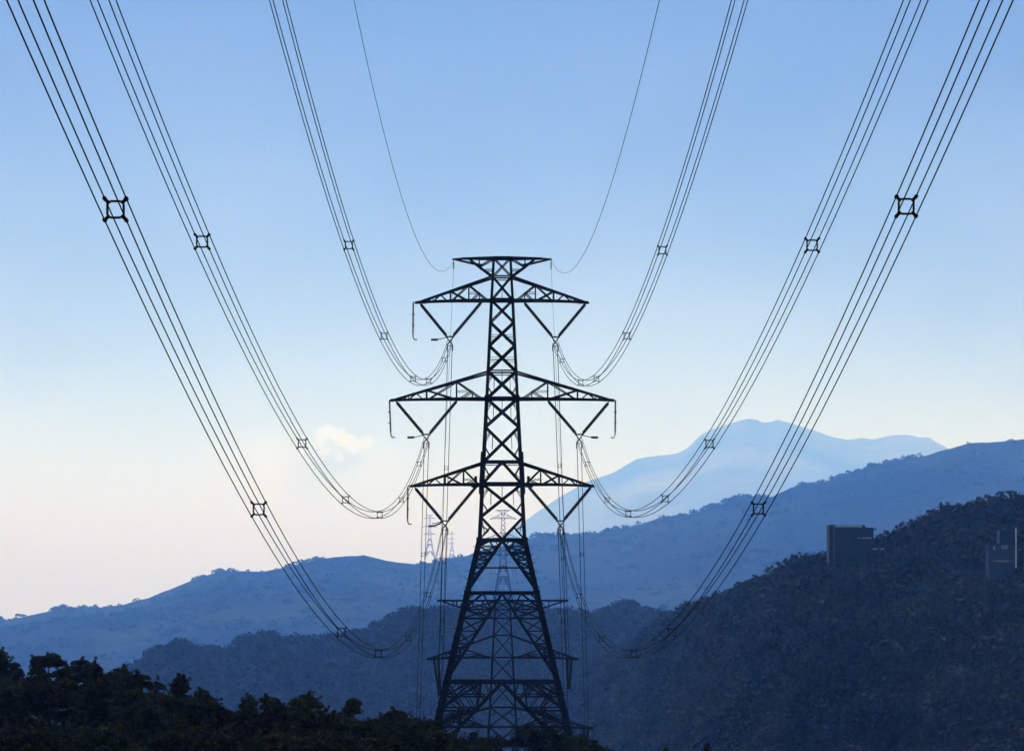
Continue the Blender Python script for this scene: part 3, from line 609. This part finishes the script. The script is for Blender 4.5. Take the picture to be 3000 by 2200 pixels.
# ------------------------------------------------------------------ buildings on the right hillside
CONC = mat('dark_rendered_wall', (0.012, 0.019, 0.034), .85, 0, .2, .5)
DULL = mat('dull_window_glass', (.03, .045, .07), .25, 0, .1, 1)
CONC2 = mat('slate_blue_cladding', (0.022, 0.042, 0.08), .7, 0, .15, .4)
PALE = mat('pale_painted_metal', (0.75, 0.77, 0.8), .5, 0, .1, 1)
GLASS = mat('pale_roof_glazing', (0.35, 0.45, 0.6), .15, 0, .15, 1, spec=.8)
S3 = F/700.
def bx(name, mt, parent, x0, x1, y0, y1, loc, dy0, dy1, d=1000):
    q = F/d; m = MB(); a = ((x0-CX)/q-loc[0], (x1-CX)/q-loc[0]); z = ((HZ-y1)/q-loc[2], (HZ-y0)/q-loc[2])
    m.box(((a[0]+a[1])/2, (dy0+dy1)/2, (z[0]+z[1])/2), (a[1]-a[0], dy1-dy0, z[1]-z[0])); return m.build(name, mt, parent)
DB1 = dist_at(H3, 2500, 1682); DB2 = dist_at(H3, 2935, 1712); DB3 = dist_at(H3, 2845, 1700); DB4 = dist_at(H3, 2411, 1778)
loc = pt(2498, 1700, DB1); o = empty('hillside_building', loc, 'dark flat-roofed block with a pale sign standing on the hill crest at the right', 'building')
def bb(n, mt, x0, x1, y0, y1, a, b, par=None): return bx(n, mt, par or o, x0, x1, y0, y1, loc, a, b, DB1)
wall = bb('wall', CONC, 2446, 2559, 1545, 1720, 0, 9)
bb('stair_tower', CONC, 2429, 2445.8, 1537, 1720, -.3, 8)
bb('corner_strip', mat('grey_render', (.08, .085, .10), .8), 2441, 2446, 1540, 1660, -.42, -.31)
bb('roof', CONC, 2520, 2567, 1547.5, 1550.5, -.6, 9.5)
rp = bb('roof_parapet', CONC, 2446.2, 2535, 1543.5, 1545.5, 0.1, 8.9)
bb('roof_rail', GLASS, 2448, 2526, 1538, 1543.4, 1, 1.1); bb('roof_rail', CONC, 2446.5, 2535, 1537, 1538, .95, 1.15)
bb('plant_room', CONC, 2527, 2535.5, 1538.5, 1543.4, .5, 4)
bb('terrace_slab', PALE, 2557, 2588, 1606, 1609.5, -1.5, 4); bb('terrace_slab', CONC, 2536, 2600, 1609.8, 1612, -1.8, 5)
bb('terrace_wall', CONC, 2536, 2592, 1612.2, 1660, -1.4, 5)
for yy_ in (1572, 1600, 1628): bb('ledge', CONC, 2446.3, 2558.8, yy_, yy_+1.6, -.16, -.003)
for xx_, yy_ in ((2460, 1580), (2474, 1580), (2488, 1580), (2460, 1608), (2488, 1608), (2516, 1608), (2530, 1608)): bb('window', DULL, xx_, xx_+7, yy_, yy_+11, -.06, -.004)
fc = bpy.data.curves.new('sign_lettering', 'FONT'); fc.body = 'O KUNNA'; fc.size = 0.55; fc.extrude = .03; fc.space_character = 1.15
t = bpy.data.objects.new('tmp', fc); me = bpy.data.meshes.new_from_object(t); bpy.data.objects.remove(t); me.materials.clear()
me.materials.append(PALE); s_ = link('sign_lettering', me, o); s_.rotation_euler = (math.radians(90), 0, 0); q = F/DB1
s_.location = ((2513-CX)/q-loc.x, -.035, (HZ-1578)/q-loc.z)
w = max(v.co.x for v in me.vertices); s_.scale = ((2554-2513)/q/w,)*3
loc = pt(2935, 1730, DB2); o = empty('hillside_building', loc, 'slate-blue boxy building with a bright white corner pole near the right edge', 'building')
def bb2(n, mt, x0, x1, y0, y1, a, b): return bx(n, mt, o, x0, x1, y0, y1, loc, a, b, DB2)
bb2('wall', CONC2, 2898, 2974, 1595, 1735, 0, 7); bb2('upper_storey', CONC, 2930, 2974, 1552, 1594.6, .5, 6.5)
bb2('white_pole', PALE, 2974.3, 2978.3, 1547, 1664, -.2, .05); bb2('roof', CONC, 2894, 2976, 1592.8, 1594.8, -.4, 7.4)
bb2('dark_window', mat('dark_glass', (.02, .03, .05), .1, 0, .1, 1, spec=.8), 2911, 2957, 1641, 1645, -.05, .0-.004)
bb2('window', GLASS, 2911, 2914, 1600, 1610, -.05, -.004); bb2('window', mat('dull_glass', (.12, .2, .28), .3, 0, .1, 1), 2934, 2953, 1597, 1609, -.05, -.004)
loc = pt(2845, 1690, DB3); o = empty('hillside_building', loc, 'long low blue-grey roof strip left of the building with the white pole', 'building')
bx('roof', CONC2, o, 2792, 2896, 1670, 1683, loc, -1, 6, DB3); bx('wall', CONC, o, 2796, 2892, 1683.2, 1730, loc, 0, 5, DB3)
loc = pt(2410, 1800, DB4); o = empty('hut', loc, 'tiny hut with a pale peaked roof low on the right hillside', 'hut')
bx('wall', CONC, o, 2399, 2424, 1765, 1790, loc, 0, 3, DB4)
m = MB(); q = F/DB4; hwd = 16/q; z0 = (HZ-1765)/q-loc.z; z1 = (HZ-1759)/q-loc.z; cx_ = (2411-CX)/q-loc.x
m.v += [Vector(p) for p in ((cx_-hwd, -.4, z0), (cx_+hwd, -.4, z0), (cx_+hwd, 3.4, z0), (cx_-hwd, 3.4, z0), (cx_-.2, 1.5, z1), (cx_+.2, 1.5, z1))]
m.f += [(0, 1, 5, 4), (1, 2, 5), (2, 3, 4, 5), (3, 0, 4), (3, 2, 1, 0)]; m.build('roof', mat('pale_roof', (.09, .09, .1), .8), o)

# ------------------------------------------------------------------ haze
m = MB(); zt, zb_ = 2020.0, -166.0; m.box((0, 65000, (zt+zb_)/2), (240000, 140000, zt-zb_))
HM = bpy.data.materials.new('haze_air'); HM.use_nodes = True; n = HM.node_tree; n.nodes.clear()
pv = n.nodes.new('ShaderNodeVolumePrincipled'); pv.inputs['Color'].default_value = HAZE_COLOR; pv.inputs['Absorption Color'].default_value = (1, 1, 1, 1)
pv.inputs['Density'].default_value = HAZE_DENSITY; pv.inputs['Anisotropy'].default_value = HAZE_G
ou = n.nodes.new('ShaderNodeOutputMaterial'); n.links.new(pv.outputs[0], ou.inputs['Volume'])
tag(m.build('haze', HM), kind='stuff')
